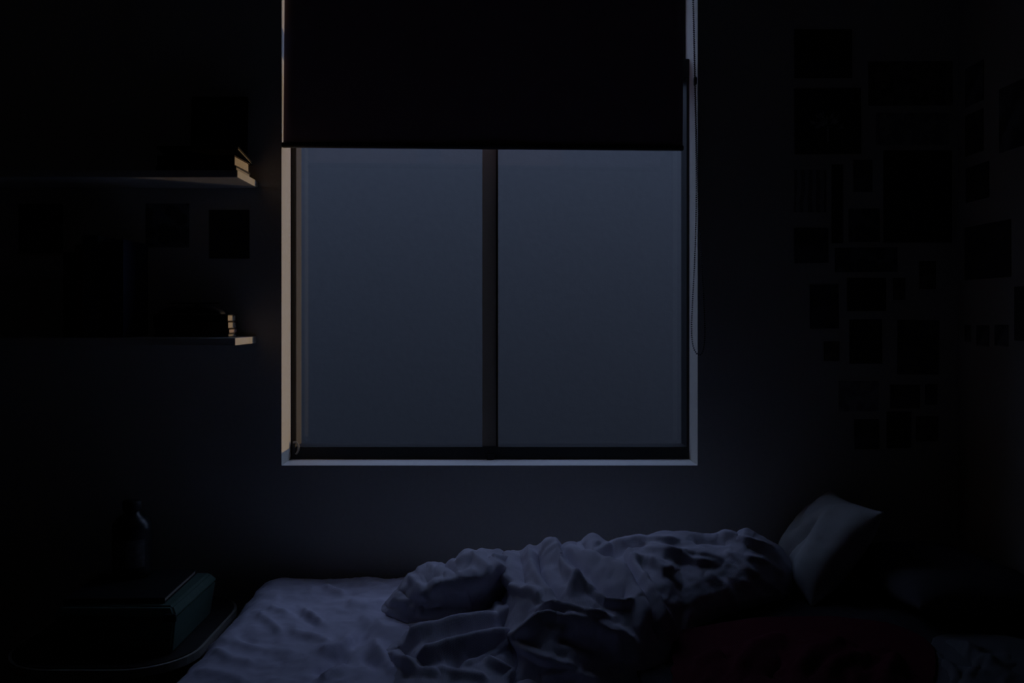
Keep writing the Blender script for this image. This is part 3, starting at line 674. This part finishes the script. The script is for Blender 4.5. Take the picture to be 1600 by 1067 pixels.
back = [
 (1241,46,1331,122,4,'black rectangular print at the top of the leftmost column of prints'),
 (1241,138,1345,241,4,'large square black print with a pale branching flower'),
 (1241,265,1291,332,3,'small pale print covered with narrow vertical lines, under the flower print'),
 (1241,356,1294,411,0,'small square dark print under the pale lined print'),
 (1299,257,1317,380,4,'tall narrow dark strip right of the pale lined print'),
 (1333,250,1363,300,0,'small upright dark print under the right edge of the flower print'),
 (1326,326,1374,378,2,'small square dark print left of the biggest print'),
 (1380,235,1487,379,4,'biggest dark print of the wall, beside the room corner'),
 (1356,96,1488,165,1,'wide dark print at the top, beside the room corner'),
 (1368,176,1482,226,5,'wide pale print between the top wide print and the biggest print'),
 (1304,387,1402,425,2,'long low dark print under the narrow strip'),
 (1265,444,1310,513,0,'upright dark print at the left edge below the long low print'),
 (1323,434,1384,486,4,'nearly square dark print just below the long low print'),
 (1395,434,1414,468,1,'tiny upright print right of the nearly square dark print'),
 (1436,408,1462,452,1,'small brownish print below the biggest print'),
 (1327,499,1378,568,4,'upright black print in the middle of the lower group'),
 (1287,533,1311,564,1,'tiny print at the lower left of the group'),
 (1402,500,1467,585,0,'large upright print low beside the room corner'),
 (1310,595,1372,643,5,'faint wide print near the bottom left of the group'),
 (1391,601,1437,638,0,'small wide dark print in the second lowest row'),
 (1445,600,1464,632,0,'tiny upright print at the right end of the second lowest row'),
 (1335,655,1373,702,0,'upright dark print at the left of the lowest row'),
 (1385,643,1423,700,4,'upright black print in the middle of the lowest row'),
 (1431,650,1466,690,1,'faint brownish print at the right of the lowest row')]
flower = None
for (x0, y0, x1, y1, k, lab) in back:
    a = at(x0, y0); b = at(x1, y1); hw, hh_ = (b[0]-a[0])/2, (a[2]-b[2])/2
    e = empty('wall_print', ((a[0]+b[0])/2, 0, (a[2]+b[2])/2)); tag(e, lab, 'print', GB)
    e.rotation_euler = (0, math.radians(random.uniform(-0.5, 0.5)), 0)
    obj('paper', box(-hw, hw, -0.0022, -0.0006, -hh_, hh_), PM_[k], e)
    if 'branching flower' in lab: flower = (e, hw, hh_)
# pale branching flower printed on the square sheet
e, hw, hh_ = flower
M['flower'] = mat('flower_ink', (0.42, 0.42, 0.43), 0.8, 0, 60, 0.2)
bm = bmesh.new(); rnd = random.Random(3)
for k in range(46):
    a = rnd.uniform(-0.15, 2*math.pi*0.5+0.15); r0 = rnd.uniform(0.005, 0.035); r1 = r0+rnd.uniform(0.012, 0.028)
    ca, sa = math.cos(a), math.sin(a); w_ = rnd.uniform(0.0015, 0.003); cz = -0.018
    q = [(ca*r0, cz+sa*r0), (ca*(r0+r1)/2-sa*w_, cz+sa*(r0+r1)/2+ca*w_), (ca*r1, cz+sa*r1), (ca*(r0+r1)/2+sa*w_, cz+sa*(r0+r1)/2-ca*w_)]
    bm.faces.new([bm.verts.new((x, -0.0024-0.00001*k, z)) for x, z in q])
q = [(-0.002, -0.06), (0.002, -0.06), (0.003, -0.015), (-0.003, -0.015)]
bm.faces.new([bm.verts.new((x, -0.0023, z)) for x, z in q])
fo = obj('printed_flower', bm, 'flower', e); fo['label'] = 'pale branching flower'

GR = 'prints on the side wall by the room corner'
def ry(px): return F*RX1/(px-CX)-D
right = [
 (1509,108,1537,168,0,'top dark print on the side wall, next to the corner'), (1509,181,1537,245,4,'second dark print from the top on the side wall'),
 (1510,263,1546,317,4,'third dark print from the top on the side wall'), (1508,356,1580,438,4,'wide dark print on the side wall above three tiny ones'),
 (1508,508,1517,534,0,'tiny print on the side wall, closest to the corner of three'), (1527,508,1546,540,0,'tiny print on the side wall, middle of three'),
 (1555,507,1576,540,0,'tiny print on the side wall, furthest from the corner of three'), (1562,140,1600,240,0,'large dark print at the right edge of the photo, upper side wall'),
 (1586,448,1612,532,4,'dark print at the right edge of the photo, middle of the side wall')]
for (x0, y0, x1, y1, k, lab) in right:
    ya, yb = ry(x0), ry(x1); ym = (ya+yb)/2; s = (D+ya)/F
    z1, z0 = CZ-(y0-CY)*s, CZ-(y1-CY)*s
    e = empty('wall_print', (RX1, ym, (z0+z1)/2)); tag(e, lab, 'print', GR)
    obj('paper', box(-0.0022, -0.0006, -(ya-yb)/2, (ya-yb)/2, -(z1-z0)/2, (z1-z0)/2), PM_[k], e)
GL = 'prints on the wall between the shelves'
for (x0, y0, x1, y1, k, lab) in (
 (228,318,296,387,2,'patterned dark card pinned between the two shelves, further from the window'),
 (327,328,390,404,4,'black card pinned between the two shelves, nearer the window'),
 (30,222,98,300,0,'dark print on the wall at the far left, beside the upper shelf')):
    if x0 < 100: y0, y1 = 318, 396
    a = at(x0, y0); b = at(x1, y1); hw, hh_ = (b[0]-a[0])/2, (a[2]-b[2])/2
    e = empty('wall_print', ((a[0]+b[0])/2, 0, (a[2]+b[2])/2)); tag(e, lab.replace('beside', 'below'), 'print', GL)
    obj('paper', box(-hw, hw, -0.0022, -0.0006, -hh_, hh_), PM_[k], e)
